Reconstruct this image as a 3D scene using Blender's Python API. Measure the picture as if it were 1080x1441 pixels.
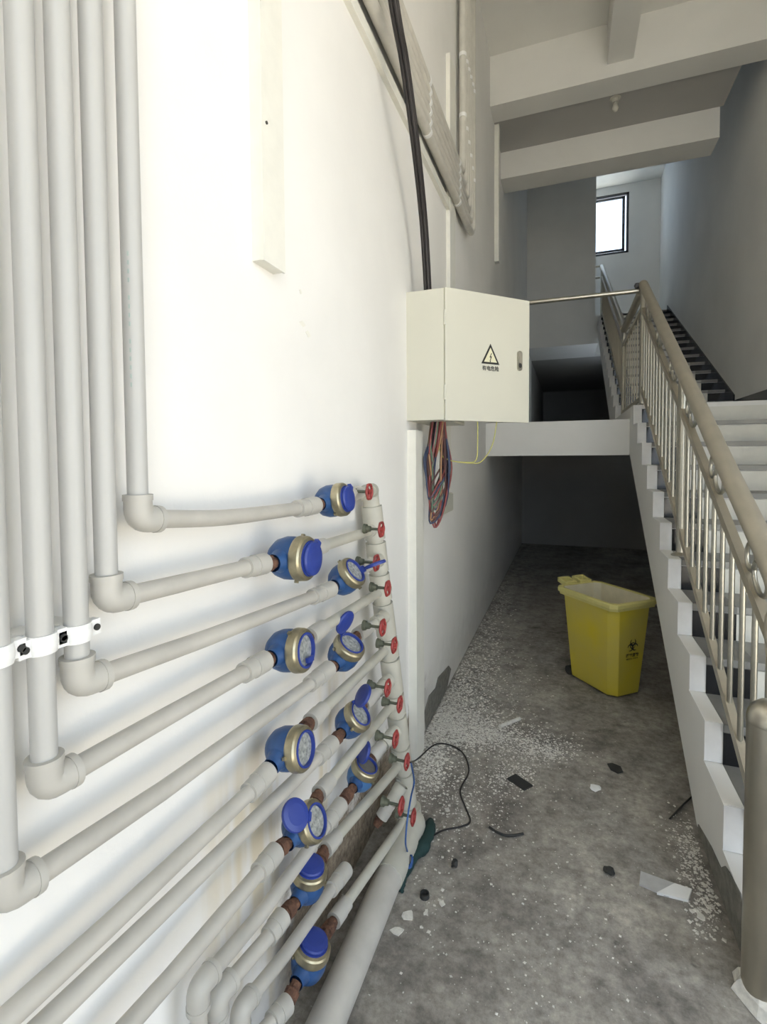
import bpy, bmesh, math, random
from mathutils import Vector, Matrix
random.seed(7)
S = bpy.context.scene
COL = S.collection
for o in list(bpy.data.objects):
    bpy.data.objects.remove(o)

# ------------------------------------------------------------------ camera
F_PX, YAW, PITCH, ROLL, CY = 703.69, .3517, .0398, -.0071, 670.87
CAM = Vector((.734, 0, 1.53))
_F = Vector((-math.sin(YAW)*math.cos(PITCH), math.cos(YAW)*math.cos(PITCH), -math.sin(PITCH)))
_R0 = Vector((math.cos(YAW), math.sin(YAW), 0)); _U0 = _R0.cross(_F)
_R = _R0*math.cos(ROLL)+_U0*math.sin(ROLL); _U = _U0*math.cos(ROLL)-_R0*math.sin(ROLL)
cd = bpy.data.cameras.new('camera'); cam = bpy.data.objects.new('camera', cd); COL.objects.link(cam)
cd.sensor_fit = 'AUTO'; cd.sensor_width = 36; cd.lens = F_PX*36/1441
cd.shift_y = -(720.5-CY)/1441; cd.clip_start = .02
cam.matrix_world = Matrix(((_R.x, _U.x, -_F.x, CAM.x), (_R.y, _U.y, -_F.y, CAM.y), (_R.z, _U.z, -_F.z, CAM.z), (0, 0, 0, 1)))
S.camera = cam

# ------------------------------------------------------------------ light
S.view_settings.view_transform = 'Standard'; S.view_settings.look = 'None'
S.view_settings.gamma = 1; S.view_settings.use_curve_mapping = False
S.view_settings.exposure = -0.08
S.cycles.diffuse_bounces = 6; S.cycles.max_bounces = 12
W = bpy.data.worlds.new('sky'); S.world = W; W.use_nodes = True
wn = W.node_tree; bg = wn.nodes['Background']
bg.inputs['Color'].default_value = (.76, .87, 1, 1); bg.inputs['Strength'].default_value = 3.6
sd = bpy.data.lights.new('sun', 'SUN'); sd.energy = 36; sd.angle = .02; sd.color = (1, .9, .73)
sun = bpy.data.objects.new('sun', sd); COL.objects.link(sun)
sun.rotation_euler = Vector((.14, -.14, -1)).to_track_quat('-Z', 'Y').to_euler()
def portal(name, loc, aim, sx, sy):
    l = bpy.data.lights.new(name, 'AREA'); l.shape = 'RECTANGLE'; l.size = sx; l.size_y = sy; l.cycles.is_portal = True
    o = bpy.data.objects.new(name, l); COL.objects.link(o); o.location = loc
    o.rotation_euler = Vector(aim).to_track_quat('-Z', 'Y').to_euler()
portal('doorway_daylight', (2.5, .62, 1.65), (-1, 0, 0), 1.46, 3.3)
portal('added_opening_daylight', (1.62, -1.06, 2.35), (0, 1, 0), 1.44, 4.7)  # portal for the front opening added to light the upper hall
portal('window_daylight', (1.0, 11.3, 6.12), (0, -1, 0), 1.7, 1.2)

# ------------------------------------------------------------------ helpers
def ray(x, y): return _F+_R*((x-540)/F_PX)-_U*((y-CY)/F_PX)
def at(ax, v, x, y):
    d = ray(x, y); return CAM+d*((v-CAM[ax])/d[ax])
def V(*a): return Vector(a)
def frame(d):
    d = Vector(d).normalized(); a = Vector((0, 0, 1)) if abs(d.z) < .9 else Vector((1, 0, 0))
    u = d.cross(a).normalized(); return u, d.cross(u)
class MB:
    def __init__(s): s.v = []; s.f = []; s.sm = []
    def poly(s, pts, smooth=False):
        n = len(s.v); s.v += [Vector(p) for p in pts]; s.f.append(tuple(range(n, n+len(pts)))); s.sm.append(smooth)
    def box(s, lo, hi):
        x0, y0, z0 = lo; x1, y1, z1 = hi
        p = [V(x0, y0, z0), V(x1, y0, z0), V(x1, y1, z0), V(x0, y1, z0), V(x0, y0, z1), V(x1, y0, z1), V(x1, y1, z1), V(x0, y1, z1)]
        s.hexa(p); return s
    def hexa(s, p):
        n = len(s.v); s.v += [Vector(q) for q in p]
        for f in ((0, 3, 2, 1), (4, 5, 6, 7), (0, 1, 5, 4), (1, 2, 6, 5), (2, 3, 7, 6), (3, 0, 4, 7)):
            s.f.append(tuple(n+i for i in f)); s.sm.append(False)
        return s
    def obox(s, c, ax, ay, az):     # half-axis vectors
        c, ax, ay, az = map(Vector, (c, ax, ay, az))
        return s.hexa([c-ax-ay-az, c+ax-ay-az, c+ax+ay-az, c-ax+ay-az, c-ax-ay+az, c+ax-ay+az, c+ax+ay+az, c-ax+ay+az])
    def ring(s, c, u, w, r, n): return [c+u*(r*math.cos(2*math.pi*i/n))+w*(r*math.sin(2*math.pi*i/n)) for i in range(n)]
    def tube(s, pts, r, n=12, caps=True, closed=False):
        pts = [Vector(p) for p in pts]; m = len(pts); rs = r if isinstance(r, (list, tuple)) else [r]*m
        u = None; base = len(s.v)
        for i, p in enumerate(pts):
            if closed: d = pts[(i+1) % m]-pts[i-1]
            else: d = pts[min(i+1, m-1)]-pts[max(i-1, 0)]
            d.normalize()
            if u is None: u, w = frame(d)
            else:
                u = (u-d*u.dot(d)).normalized(); w = d.cross(u)
            s.v += s.ring(p, u, w, rs[i], n)
        for i in range(m if closed else m-1):
            j = (i+1) % m
            for k in range(n):
                s.f.append((base+i*n+k, base+i*n+(k+1) % n, base+j*n+(k+1) % n, base+j*n+k)); s.sm.append(True)
        if caps and not closed:
            s.poly(list(reversed(s.v[base:base+n]))); s.poly(s.v[base+(m-1)*n:base+m*n])
        return s
    def lathe(s, c, d, prof, n=20):  # prof: list of (height along d, radius); sharp at every repeated point
        c = Vector(c); d = Vector(d).normalized(); u, w = frame(d)
        for (h0, r0), (h1, r1) in zip(prof, prof[1:]):
            b = len(s.v); s.v += s.ring(c+d*h0, u, w, max(r0, 1e-5), n)+s.ring(c+d*h1, u, w, max(r1, 1e-5), n)
            for k in range(n):
                s.f.append((b+k, b+(k+1) % n, b+n+(k+1) % n, b+n+k)); s.sm.append(True)
        return s
    def slathe(s, c, d, prof, n=20):  # smooth lathe
        c = Vector(c); d = Vector(d).normalized(); u, w = frame(d); b = len(s.v)
        for h, r in prof: s.v += s.ring(c+d*h, u, w, max(r, 1e-5), n)
        for i in range(len(prof)-1):
            for k in range(n):
                s.f.append((b+i*n+k, b+i*n+(k+1) % n, b+(i+1)*n+(k+1) % n, b+(i+1)*n+k)); s.sm.append(True)
        return s
    def cyl(s, a, b, r, n=16, r2=None):
        return s.tube([a, b], [r, r2 if r2 is not None else r], n)
    def prism(s, pts, off):
        pts = [Vector(p) for p in pts]; off = Vector(off); q = [p+off for p in pts]
        s.poly(pts[::-1]); s.poly(q)
        for i in range(len(pts)):
            j = (i+1) % len(pts); s.poly([pts[i], pts[j], q[j], q[i]])
        return s
    def mesh(s, name, origin, mat, bevel=0):
        me = bpy.data.meshes.new(name); o = Vector(origin)
        me.from_pydata([p-o for p in s.v], [], s.f)
        me.polygons.foreach_set('use_smooth', s.sm)
        bm = bmesh.new(); bm.from_mesh(me)
        if bevel:
            bmesh.ops.remove_doubles(bm, verts=bm.verts, dist=1e-6)
            bmesh.ops.bevel(bm, geom=[e for e in bm.edges if len(e.link_faces) == 2 and e.calc_face_angle(0) > .5], offset=bevel, segments=2, profile=.7, affect='EDGES')
        bmesh.ops.recalc_face_normals(bm, faces=bm.faces); bm.to_mesh(me); bm.free()
        if mat: me.materials.append(mat)
        me.update(); return me
def link(name, me, loc, parent=None):
    o = bpy.data.objects.new(name, me); COL.objects.link(o); o.location = loc
    if parent is not None: o.parent = parent
    return o
def wloc(o):
    p = Vector(o.location); q = o.parent
    while q is not None: p = p+Vector(q.location); q = q.parent
    return p
def part(name, mb, mat, parent, bevel=0, label=None):
    w = wloc(parent); c = sum(mb.v, Vector())/len(mb.v)
    o = link(name, mb.mesh(name, c, mat, bevel), c-w, parent)
    if label: o['label'] = label
    return o
def tag(o, label, cat, group=None):
    o['label'] = label; o['category'] = cat
    if group: o['group'] = group
    return o
def thing(name, loc, label, cat, group=None): return tag(link(name, None, loc), label, cat, group)
def single(name, mb, mat, label, cat, group=None, bevel=0):
    c = sum(mb.v, Vector())/len(mb.v)
    return tag(link(name, mb.mesh(name, c, mat, bevel), c), label, cat, group)
def struct(name, mb, mat, bevel=0, parent=None, label=None):
    c = sum(mb.v, Vector())/len(mb.v)
    if parent is not None: return part(name, mb, mat, parent, bevel, label)
    o = link(name, mb.mesh(name, c, mat, bevel), c); o['kind'] = 'structure'
    if label: o['label'] = label
    return o
def smooth_path(pts, n=6):
    P = [Vector(p) for p in pts]; P = [2*P[0]-P[1]]+P+[2*P[-1]-P[-2]]; out = []
    for i in range(1, len(P)-2):
        a, b, c, d = P[i-1:i+3]
        for k in range(n):
            t = k/n; out.append(.5*((2*b)+(c-a)*t+(2*a-5*b+4*c-d)*t*t+(3*b-a-3*c+d)*t**3))
    out.append(P[-2]); return out

# ------------------------------------------------------------------ materials
def newmat(name):
    m = bpy.data.materials.new(name); m.use_nodes = True; nt = m.node_tree
    return m, nt, nt.nodes['Principled BSDF']
def N(nt, t, **kw):
    n = nt.nodes.new(t)
    for k, v in kw.items():
        if k in n.inputs: n.inputs[k].default_value = v
        else: setattr(n, k, v)
    return n
def ramp(nt, fac, stops):
    r = nt.nodes.new('ShaderNodeValToRGB'); e = r.color_ramp.elements
    while len(e) < len(stops): e.new(.5)
    for i, (p, c) in enumerate(stops):
        e[i].position = p; e[i].color = (*c, 1) if len(c) == 3 else c
    nt.links.new(fac, r.inputs['Fac']); return r.outputs['Color']
def mixc(nt, fac, a, b, mode='MIX'):
    m = nt.nodes.new('ShaderNodeMix'); m.data_type = 'RGBA'; m.blend_type = mode
    for s, v in ((m.inputs[0], fac), (m.inputs[6], a), (m.inputs[7], b)):
        if hasattr(v, 'is_output'): nt.links.new(v, s)
        elif isinstance(v, (int, float)): s.default_value = v
        else: s.default_value = (*v, 1)
    return m.outputs[2]
def noise(nt, co, scale, detail=4, rough=.55, sc=None):
    n = N(nt, 'ShaderNodeTexNoise', Scale=scale, Detail=detail, Roughness=rough)
    if sc is not None:
        mp = N(nt, 'ShaderNodeMapping'); mp.inputs['Scale'].default_value = sc; nt.links.new(co, mp.inputs['Vector']); co = mp.outputs[0]
    nt.links.new(co, n.inputs['Vector']); return n.outputs['Fac']
def world_co(nt): return N(nt, 'ShaderNodeNewGeometry').outputs['Position']
def bump(nt, bs, h, strength, dist=.01):
    b = N(nt, 'ShaderNodeBump', Strength=strength, Distance=dist); nt.links.new(h, b.inputs['Height']); nt.links.new(b.outputs[0], bs.inputs['Normal'])
def simple(name, col, rough=.5, metal=0., var=.12, scale=18, bmp=0., col2=None):
    m, nt, bs = newmat(name); co = world_co(nt); n = noise(nt, co, scale)
    c2 = col2 if col2 else tuple(max(0, c*(1-var*2)) for c in col)
    nt.links.new(ramp(nt, n, [(.3, c2), (.7, col)]), bs.inputs['Base Color'])
    bs.inputs['Roughness'].default_value = rough; bs.inputs['Metallic'].default_value = metal
    if bmp: bump(nt, bs, noise(nt, co, scale*4), bmp)
    return m
M = {}
# left wall: white paint, grey soil low down, yellow water stains below the meters, bare cement at the foot
def wall_mat(name, base, stained=False):
    m, nt, bs = newmat(name); co = world_co(nt)
    c = ramp(nt, noise(nt, co, 1.3, 5), [(.35, tuple(x*.93 for x in base)), (.65, base)])
    if stained:
        sep = N(nt, 'ShaderNodeSeparateXYZ'); nt.links.new(co, sep.inputs[0])
        def math_(op, a, b):
            n = N(nt, 'ShaderNodeMath'); n.operation = op
            for i, v in enumerate((a, b)):
                if hasattr(v, 'is_output'): nt.links.new(v, n.inputs[i])
                else: n.inputs[i].default_value = v
            return n.outputs[0]
        def band(x, lo, hi):
            mr = N(nt, 'ShaderNodeMapRange', interpolation_type='SMOOTHSTEP'); nt.links.new(x, mr.inputs[0])
            mr.inputs[1].default_value = lo; mr.inputs[2].default_value = hi; return mr.outputs[0]
        y, z = sep.outputs['Y'], sep.outputs['Z']
        streak = noise(nt, co, 7, 3, .5, (1, 1.6, .12))
        yel = math_('MULTIPLY', band(streak, .5, .68), math_('MULTIPLY', band(z, 1.0, .6), math_('MULTIPLY', band(y, .75, 1.0), band(y, 1.75, 1.45))))
        c = mixc(nt, math_('MULTIPLY', yel, .55), c, (.62, .5, .26))
        n2 = noise(nt, co, 9, 6, .65)
        foot = band(math_('ADD', z, math_('MULTIPLY', n2, -.5)), .08, -.04)
        foot = math_('MULTIPLY', foot, math_('MULTIPLY', band(y, 1.0, 1.25), band(y, 2.9, 2.3)))
        c = mixc(nt, foot, c, ramp(nt, noise(nt, co, 40, 6, .7), [(.3, (.1, .07, .05)), (.7, (.36, .3, .22))]))
        # scuffed, dusty band low on the wall further in
        sc = math_('MULTIPLY', band(math_('ADD', z, math_('MULTIPLY', n2, .6)), .75, .25), band(y, 2.2, 3))
        c = mixc(nt, math_('MULTIPLY', sc, .35), c, (.42, .4, .36))
        bump(nt, bs, math_('ADD', math_('MULTIPLY', foot, n2), math_('MULTIPLY', noise(nt, co, 60), .05)), .5, .02)
    else:
        bump(nt, bs, noise(nt, co, 5, 5), .08, .02)
    nt.links.new(c, bs.inputs['Base Color']); bs.inputs['Roughness'].default_value = .8; bs.inputs['Specular IOR Level'].default_value = .25
    return m
M['wall'] = wall_mat('white_wall_paint', (.84, .83, .8), True)
M['plaster'] = wall_mat('grey_white_plaster', (.81, .805, .78))
M['ceil'] = wall_mat('ceiling_paint', (.78, .77, .73))
M['darkened'] = wall_mat('darkened_grey_plaster', (.45, .44, .42))  # plaster darkened in its colour, deepening the shade under the landing
M['bare'] = simple('bare_cement', (.24, .23, .2), .95, var=.2, scale=30, bmp=.5)
def floor_mat():
    m, nt, bs = newmat('worn_concrete'); co = world_co(nt)
    c = ramp(nt, noise(nt, co, 1.7, 7, .6), [(.34, (.12, .11, .1)), (.5, (.27, .252, .228)), (.66, (.47, .45, .405))])
    c = mixc(nt, .5, c, ramp(nt, noise(nt, co, 7, 8, .7), [(.34, (.1, .09, .08)), (.52, (.32, .3, .27)), (.7, (.54, .51, .45))]))
    c = mixc(nt, .55, c, ramp(nt, noise(nt, co, 26, 9, .75), [(.36, (.35, .33, .3)), (.52, (.95, .94, .92)), (.66, (1.45, 1.42, 1.36))]), 'MULTIPLY')
    sp = noise(nt, co, 85, 2, .5); c = mixc(nt, ramp(nt, sp, [(.7, (0, 0, 0)), (.76, (1, 1, 1))]), c, (.55, .54, .5))
    dk = noise(nt, co, 23, 3, .5); c = mixc(nt, ramp(nt, dk, [(.68, (0, 0, 0)), (.8, (.7, .7, .7))]), c, (.05, .045, .04))
    # paint powder trodden into the floor along the left wall
    sep = N(nt, 'ShaderNodeSeparateXYZ'); nt.links.new(co, sep.inputs[0])
    mr = N(nt, 'ShaderNodeMapRange', interpolation_type='SMOOTHSTEP'); nt.links.new(sep.outputs['X'], mr.inputs[0]); mr.inputs[1].default_value = .75; mr.inputs[2].default_value = .05
    mr2 = N(nt, 'ShaderNodeMapRange', interpolation_type='SMOOTHSTEP'); nt.links.new(sep.outputs['Y'], mr2.inputs[0]); mr2.inputs[1].default_value = 2.0; mr2.inputs[2].default_value = 2.8
    mm = N(nt, 'ShaderNodeMath'); mm.operation = 'MULTIPLY'; nt.links.new(mr.outputs[0], mm.inputs[0]); nt.links.new(mr2.outputs[0], mm.inputs[1])
    pw = ramp(nt, noise(nt, co, 11, 9, .8), [(.46, (0, 0, 0)), (.6, (1, 1, 1))])
    mm2 = N(nt, 'ShaderNodeMath'); mm2.operation = 'MULTIPLY'; nt.links.new(mm.outputs[0], mm2.inputs[0]); nt.links.new(pw, mm2.inputs[1])
    c = mixc(nt, mm2.outputs[0], c, (.46, .45, .41))
    nt.links.new(c, bs.inputs['Base Color'])
    nt.links.new(ramp(nt, noise(nt, co, 4, 5), [(.3, (.5, .5, .5)), (.7, (.9, .9, .9))]), bs.inputs['Roughness'])
    bs.inputs['Specular IOR Level'].default_value = .35
    bump(nt, bs, noise(nt, co, 30, 8, .7), .25, .01)
    return m
M['floor'] = floor_mat()
M['ground'] = simple('sunlit_paving', (.55, .52, .47), .9)
M['pipe'] = simple('grey_ppr_pipe', (.46, .458, .44), .42, var=.03, scale=4)
M['pipe_d'] = simple('dusty_ppr_pipe', (.49, .47, .425), .5, var=.1, scale=9)
M['fit'] = simple('ppr_fitting', (.47, .455, .415), .45, var=.06, scale=10)
M['manif'] = simple('cream_ppr_manifold', (.5, .485, .415), .48, var=.08, scale=9)
M['trunk'] = simple('white_pvc_trunking', (.8, .79, .72), .45, var=.03)
M['clampw'] = simple('white_clip_plastic', (.82, .82, .8), .4, var=.02)
M['conduit'] = simple('grey_conduit', (.6, .58, .52), .45, var=.06)
M['blue'] = simple('blue_enamel', (.025, .085, .24), .38, var=.15, scale=25, bmp=.08)
M['blue_pale'] = simple('faded_blue_enamel', (.06, .17, .38), .45, scale=25)
M['lid'] = simple('blue_plastic_lid', (.025, .05, .27), .35, var=.08)
M['brass'] = simple('dull_brass', (.5, .45, .31), .36, .9, var=.15, scale=40)
M['rust'] = simple('rusty_iron', (.2, .1, .06), .85, .2, scale=60, bmp=.5, col2=(.07, .035, .025))
M['dial'] = simple('dial_face', (.4, .41, .38), .25, scale=120, col2=(.16, .17, .17))
M['darkglass'] = simple('dirty_dial_glass', (.16, .15, .13), .2, scale=60)
M['red'] = simple('red_handwheel', (.36, .05, .045), .45, var=.2, scale=60)
M['green'] = simple('green_bonnet', (.13, .14, .1), .6, .3, scale=80)
M['steel'] = simple('brushed_stainless', (.52, .5, .43), .32, 1., var=.06, scale=60)
M['steel_p'] = simple('worn_steel_post', (.52, .49, .41), .3, .95, var=.05, scale=9)
M['steel_d'] = simple('dusty_stainless', (.5, .46, .37), .48, .6, var=.06, scale=12)
M['blacktile'] = simple('black_marble_tile', (.012, .012, .013), .2, scale=10, col2=(.006, .006, .006))
M['whitetile'] = simple('cream_riser_tile', (.72, .71, .64), .4, var=.06, scale=6)
M['riserend'] = simple('white_painted_end', (.8, .8, .8), .6, var=.04)
M['tread'] = simple('grey_tread_stone', (.36, .355, .33), .6, var=.1, scale=7)
M['treadedge'] = simple('dark_tread_border', (.22, .215, .2), .5, var=.15, scale=7)
M['cab'] = simple('cream_cabinet_paint', (.62, .61, .52), .42, var=.02, scale=3)
M['print'] = simple('faint_green_print', (.36, .43, .4), .5, var=.05)
M['black'] = simple('black_print', (.02, .02, .018), .5)
M['warn'] = simple('pale_yellow_print', (.74, .71, .5), .5, var=.02)
M['cableb'] = simple('black_cable', (.02, .016, .016), .5)
M['yellow'] = simple('yellow_bin_plastic', (.6, .48, .02), .42, scale=3.2, col2=(.5, .42, .1))
M['binrim'] = simple('dusty_yellow_rim', (.62, .56, .2), .5, var=.06)
M['binin'] = simple('cream_bin_inside', (.7, .64, .46), .5, var=.05)
M['dark'] = simple('dark_rubber', (.03, .03, .028), .7)
M['chips'] = simple('plaster_chips', (.74, .72, .66), .9, var=.15, scale=50)
M['foil'] = simple('silver_tape', (.6, .6, .6), .4, .3)
M['cloth'] = simple('dark_green_cloth', (.012, .04, .036), .8, scale=60)
M['bluewire'] = simple('blue_wire', (.03, .1, .3), .5)
M['alu'] = simple('dark_aluminium', (.12, .12, .13), .4, .6)
M['lampw'] = simple('lamp_holder_white', (.6, .58, .5), .5)
for k, c in dict(w_red=(.25, .06, .055), w_brown=(.1, .045, .04), w_orange=(.36, .2, .1), w_blue=(.035, .05, .1), w_green=(.1, .17, .11), w_yel=(.5, .48, .16), w_pink=(.3, .16, .15)).items():
    M[k] = simple('wire_'+k[2:], c, .5, var=.05)
def pane_mat():
    m, nt, bs = newmat('window_glass'); out = nt.nodes['Material Output']
    tr = N(nt, 'ShaderNodeBsdfTransparent'); tr.inputs[0].default_value = (.9, .95, 1, 1); mx = N(nt, 'ShaderNodeMixShader'); mx.inputs[0].default_value = .08
    bs.inputs['Roughness'].default_value = .05; bs.inputs['Base Color'].default_value = (.5, .6, .65, 1)
    nt.links.new(tr.outputs[0], mx.inputs[1]); nt.links.new(bs.outputs[0], mx.inputs[2]); nt.links.new(mx.outputs[0], out.inputs[0]); return m
M['pane'] = pane_mat()

# ------------------------------------------------------------------ setting
XR, YB = 2.4, 11.1
DY0, DY1 = -.1, 1.35
struct('floor', MB().box((-.15, -1.15, -.12), (XR+.15, 9.2, 0)), M['floor'])
struct('ground_outside', MB().box((XR+.2, -14, -.16), (18, 14, -.04)).box((-8, -14, -.16), (XR+.2, -1.15, -.04)), M['ground'])
wl = struct('wall_left', MB().box((-.2, -1.15, 0), (0, YB+.2, 7)), M['wall'])
# the street doorway is in the right wall, beside and behind the viewpoint
struct('wall_right', MB().box((XR, -1.15, 0), (XR+.2, DY0, 7)).box((XR, DY1, 0), (XR+.2, YB+.2, 7)).box((XR, DY0, 3.3), (XR+.2, DY1, 7)), M['plaster'])
struct('wall_front', MB().box((0, -1.15, 0), (.9, -.98, 5.6)).box((.9, -1.15, 4.7), (XR, -.98, 5.6)).box((XR-.06, -1.15, 0), (XR, -.98, 4.7)), M['plaster'])  # unseen opening added in this wall to brighten the upper hall
WX0, WX1, WZ0, WZ1 = .15, 1.85, 5.53, 6.71  # window widened on its hidden left side for extra light upstairs
# deep shell added behind the back wall so the gap there falls dark
struct('dark_gap_shell', MB().box((-.2, YB+.2, 1.6), (0, 17, 3.8)).box((XR, YB+.2, 1.6), (XR+.2, 17, 3.8)).box((0, 17, 1.6), (XR, 17.2, 3.8)).box((0, YB, 1.6), (XR, 17, 1.845)).box((0, YB+.2, 3.57), (XR, 17, 3.8)), M['darkened'])
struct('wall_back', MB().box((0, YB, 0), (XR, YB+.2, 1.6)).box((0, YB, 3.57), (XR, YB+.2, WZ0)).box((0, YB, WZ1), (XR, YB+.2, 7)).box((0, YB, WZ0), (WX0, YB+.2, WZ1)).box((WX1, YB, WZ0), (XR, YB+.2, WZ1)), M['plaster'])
struct('wall_under_landing', MB().box((0, 9.0, 0), (XR, 9.2, 1.8)), M['darkened'])  # shade under the landing partly put into the wall colour
struct('wall_upper', MB().box((0, 10.0, 3.77), (1.2, 10.15, 6.86)), M['plaster'])
struct('ceiling', MB().box((0, -.98, 5.44), (XR, 5.15, 5.6)), M['ceil'])
struct('ceiling_upper', MB().box((0, 6.3, 6.86), (XR, YB, 7.0)), M['ceil'])
struct('ceiling_beam', MB().box((0, 5.12, 4.965), (XR, 5.38, 5.6)), M['ceil'], label='deep concrete beam across the hall at the ceiling edge')
struct('ceiling_beam', MB().box((1.055, -.98, 5.08), (1.27, 5.12, 5.44)), M['ceil'], label='narrow downstand beam running along the hall ceiling')
struct('ceiling_beam', MB().box((0, 5.96, 4.69), (2.14, 6.29, 5.05)), M['ceil'], label='second concrete beam over the stair, short of the right wall')
struct('ceiling_slab', MB().box((0, 5.38, 4.985), (2.17, 5.96, 5.15)), M['darkened'])  # grey set darker than the beams on either side
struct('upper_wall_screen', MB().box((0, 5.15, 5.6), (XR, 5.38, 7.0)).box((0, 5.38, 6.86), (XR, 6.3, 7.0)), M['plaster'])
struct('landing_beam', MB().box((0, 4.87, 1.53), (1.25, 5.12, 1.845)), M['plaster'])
struct('light_block_slab', MB().box((0, 5.12, 1.72), (1.25, YB-.001, 1.845)), M['darkened'])  # slab added over the void to keep light out of the space below
struct('landing_slab', MB().box((0, 9.99, 3.57), (1.25, 10.2, 3.77)).box((0, 10.2, 3.57), (1.25, YB, 4.114)).box((1.25, 10.2, 3.9), (XR, YB, 4.114)), M['plaster'])

# window
wf = MB(); fw = .045
for lo, hi in (((WX0, WZ0), (WX1, WZ0+fw)), ((WX0, WZ1-fw), (WX1, WZ1)), ((WX0, WZ0), (WX0+fw, WZ1)), ((WX1-fw, WZ0), (WX1, WZ1))):
    wf.box((lo[0], YB+.02, lo[1]), (hi[0], YB+.08, hi[1]))
w1 = struct('window_1', wf, M['alu'])
sash = MB()
for lo, hi in (((WX0+.06, WZ0+.06), (WX1-.07, WZ0+.1)), ((WX0+.06, WZ1-.1), (WX1-.07, WZ1-.06)), ((WX1-.12, WZ0+.06), (WX1-.07, WZ1-.06)), ((WX0+.06, WZ0+.06), (WX0+.1, WZ1-.06))):
    sash.box((lo[0], YB+.03, lo[1]), (hi[0], YB+.06, hi[1]))
part('sash', sash, M['alu'], w1)
part('pane', MB().box((WX0+.05, YB+.043, WZ0+.05), (WX1-.05, YB+.049, WZ1-.05)), M['pane'], w1)
part('handle', MB().box((WX1-.105, YB-.02, 6.1), (WX1-.085, YB+.03, 6.2)), M['alu'], w1)

# bare patches where the plaster has fallen off
def patch(name, ax, v, th, pts, parent, label, o=(0, 0), sc=1., mat='bare'):
    P = [at(ax, v, o[0]+x/sc, o[1]+y/sc) for x, y in pts]
    off = V(th, 0, 0); m = MB().prism(P, off); part(name, m, M[mat], parent, label=label)
patch('bare_patch', 0, 0, .004, [(385, 630), (402, 655), (372, 800), (350, 880), (300, 960), (250, 1050), (212, 1130), (200, 985), (235, 860), (285, 800), (305, 720)], wl, 'grey patch of fallen plaster', (560, 820), 5.4)

for q in ([(421, 453), (425, 451), (430, 458), (427, 460)], [(430, 467), (433, 465), (437, 473), (434, 475)], [(421, 408), (423, 407), (425, 413), (423, 414)]):
    patch('chip', 0, 0, .0015, q, wl, 'small chip in the paint', mat='trunk')
# ------------------------------------------------------------------ stairs
def stair(name, n, y0, z0, t, r, x0, x1, soffit):
    prof = []
    for i in range(n):
        prof += [(y0+i*t, z0+i*r), (y0+i*t, z0+(i+1)*r)]
    prof = prof+soffit
    root = struct(name, MB().prism([V(x0, y, z) for y, z in prof], V(x1-x0, 0, 0)), M['plaster'])
    w = wloc(root); e = .012
    def piece(nm, xa, xb, ya, yb, za, zb, mat):
        m = MB().box((xa, ya, za), (xb, yb, zb)); c = V(xa, ya, za)
        return m.mesh(nm, c, mat)
    a, b = .062, .18
    ms = [('riser_end', x0, piece('riser_end', x0, x0+a, 0, e*.6, 0, r-.004, M['riserend']), -e*.6, .003),
          ('black_tile', x0+a, piece('black_tile', x0+a, x0+a+b, 0, e, 0, r-.036, M['blacktile']), -e, 0),
          ('riser_tile', x0+a+b, piece('riser_tile', x0+a+b, x1-b, 0, e, 0, r-.036, M['whitetile']), -e, 0),
          ('black_tile', x1-b, piece('black_tile', x1-b, x1, 0, e, 0, r-.036, M['blacktile']), -e, 0)]
    # tread: border strip, field, border strip
    mt = [('tread_border', x0+a, piece('tread_border', x0+a, x0+a+b, 0, t+.006, 0, .031, M['treadedge'])),
          ('tread_tile', x0+a+b, piece('tread_tile', x0+a+b, x1-b, 0, t+.006, 0, .031, M['tread'])),
          ('tread_border', x1-b, piece('tread_border', x1-b, x1, 0, t+.006, 0, .031, M['treadedge']))]
    for i in range(n):
        for nm, x, me, dy, dz in ms: link(nm, me, V(x, y0+i*t+dy, z0+i*r+dz)-w, root)
        if i < n-1:
            for nm, x, me in mt: link(nm, me, V(x, y0+i*t-.018, z0+(i+1)*r-.03)-w, root)
    return root
Y1, T1, R1 = 1.715, .265, .162
f1 = stair('stairs_lower', 12, Y1, 0, T1, R1, 1.25, XR, [(6.32, 1.944), (6.32, 1.72), (4.95, 1.6), (4.87, 1.545), (2.335, 0)])
Y2, T2, R2, Z2 = 6.3, .3, .155, 1.944
f2 = stair('stairs_upper', 14, Y2, Z2, T2, R2, 1.25, XR, [(10.3, Z2+14*R2), (10.3, 3.85), (6.75, 1.8), (6.3, 1.75)])
patch('bare_patch', 0, 1.25, -.004, [(735, 288), (800, 400), (850, 510), (872, 500), (893, 530), (950, 640), (958, 720), (950, 960), (935, 945), (905, 880), (870, 760), (830, 640), (790, 520), (750, 420), (735, 330)], f1, 'broken dark cement at the foot', (780, 1080), 3.6)
# black skirting on the right wall
sk = MB()
a0, a1 = (6.28, 2.16), (10.2, 2.16+3.92*R2/T2)
sk.prism([V(XR-.014, a0[0], a0[1]), V(XR-.014, a1[0], a1[1]), V(XR-.014, a1[0], a1[1]-.25), V(XR-.014, a0[0], a0[1]-.22)], V(.014, 0, 0))
struct('baseboard_right', sk, M['blacktile'])
struct('baseboard_landing', MB().box((XR-.014, 4.64, 1.944), (XR, 6.27, 2.1)), M['blacktile'])

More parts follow.
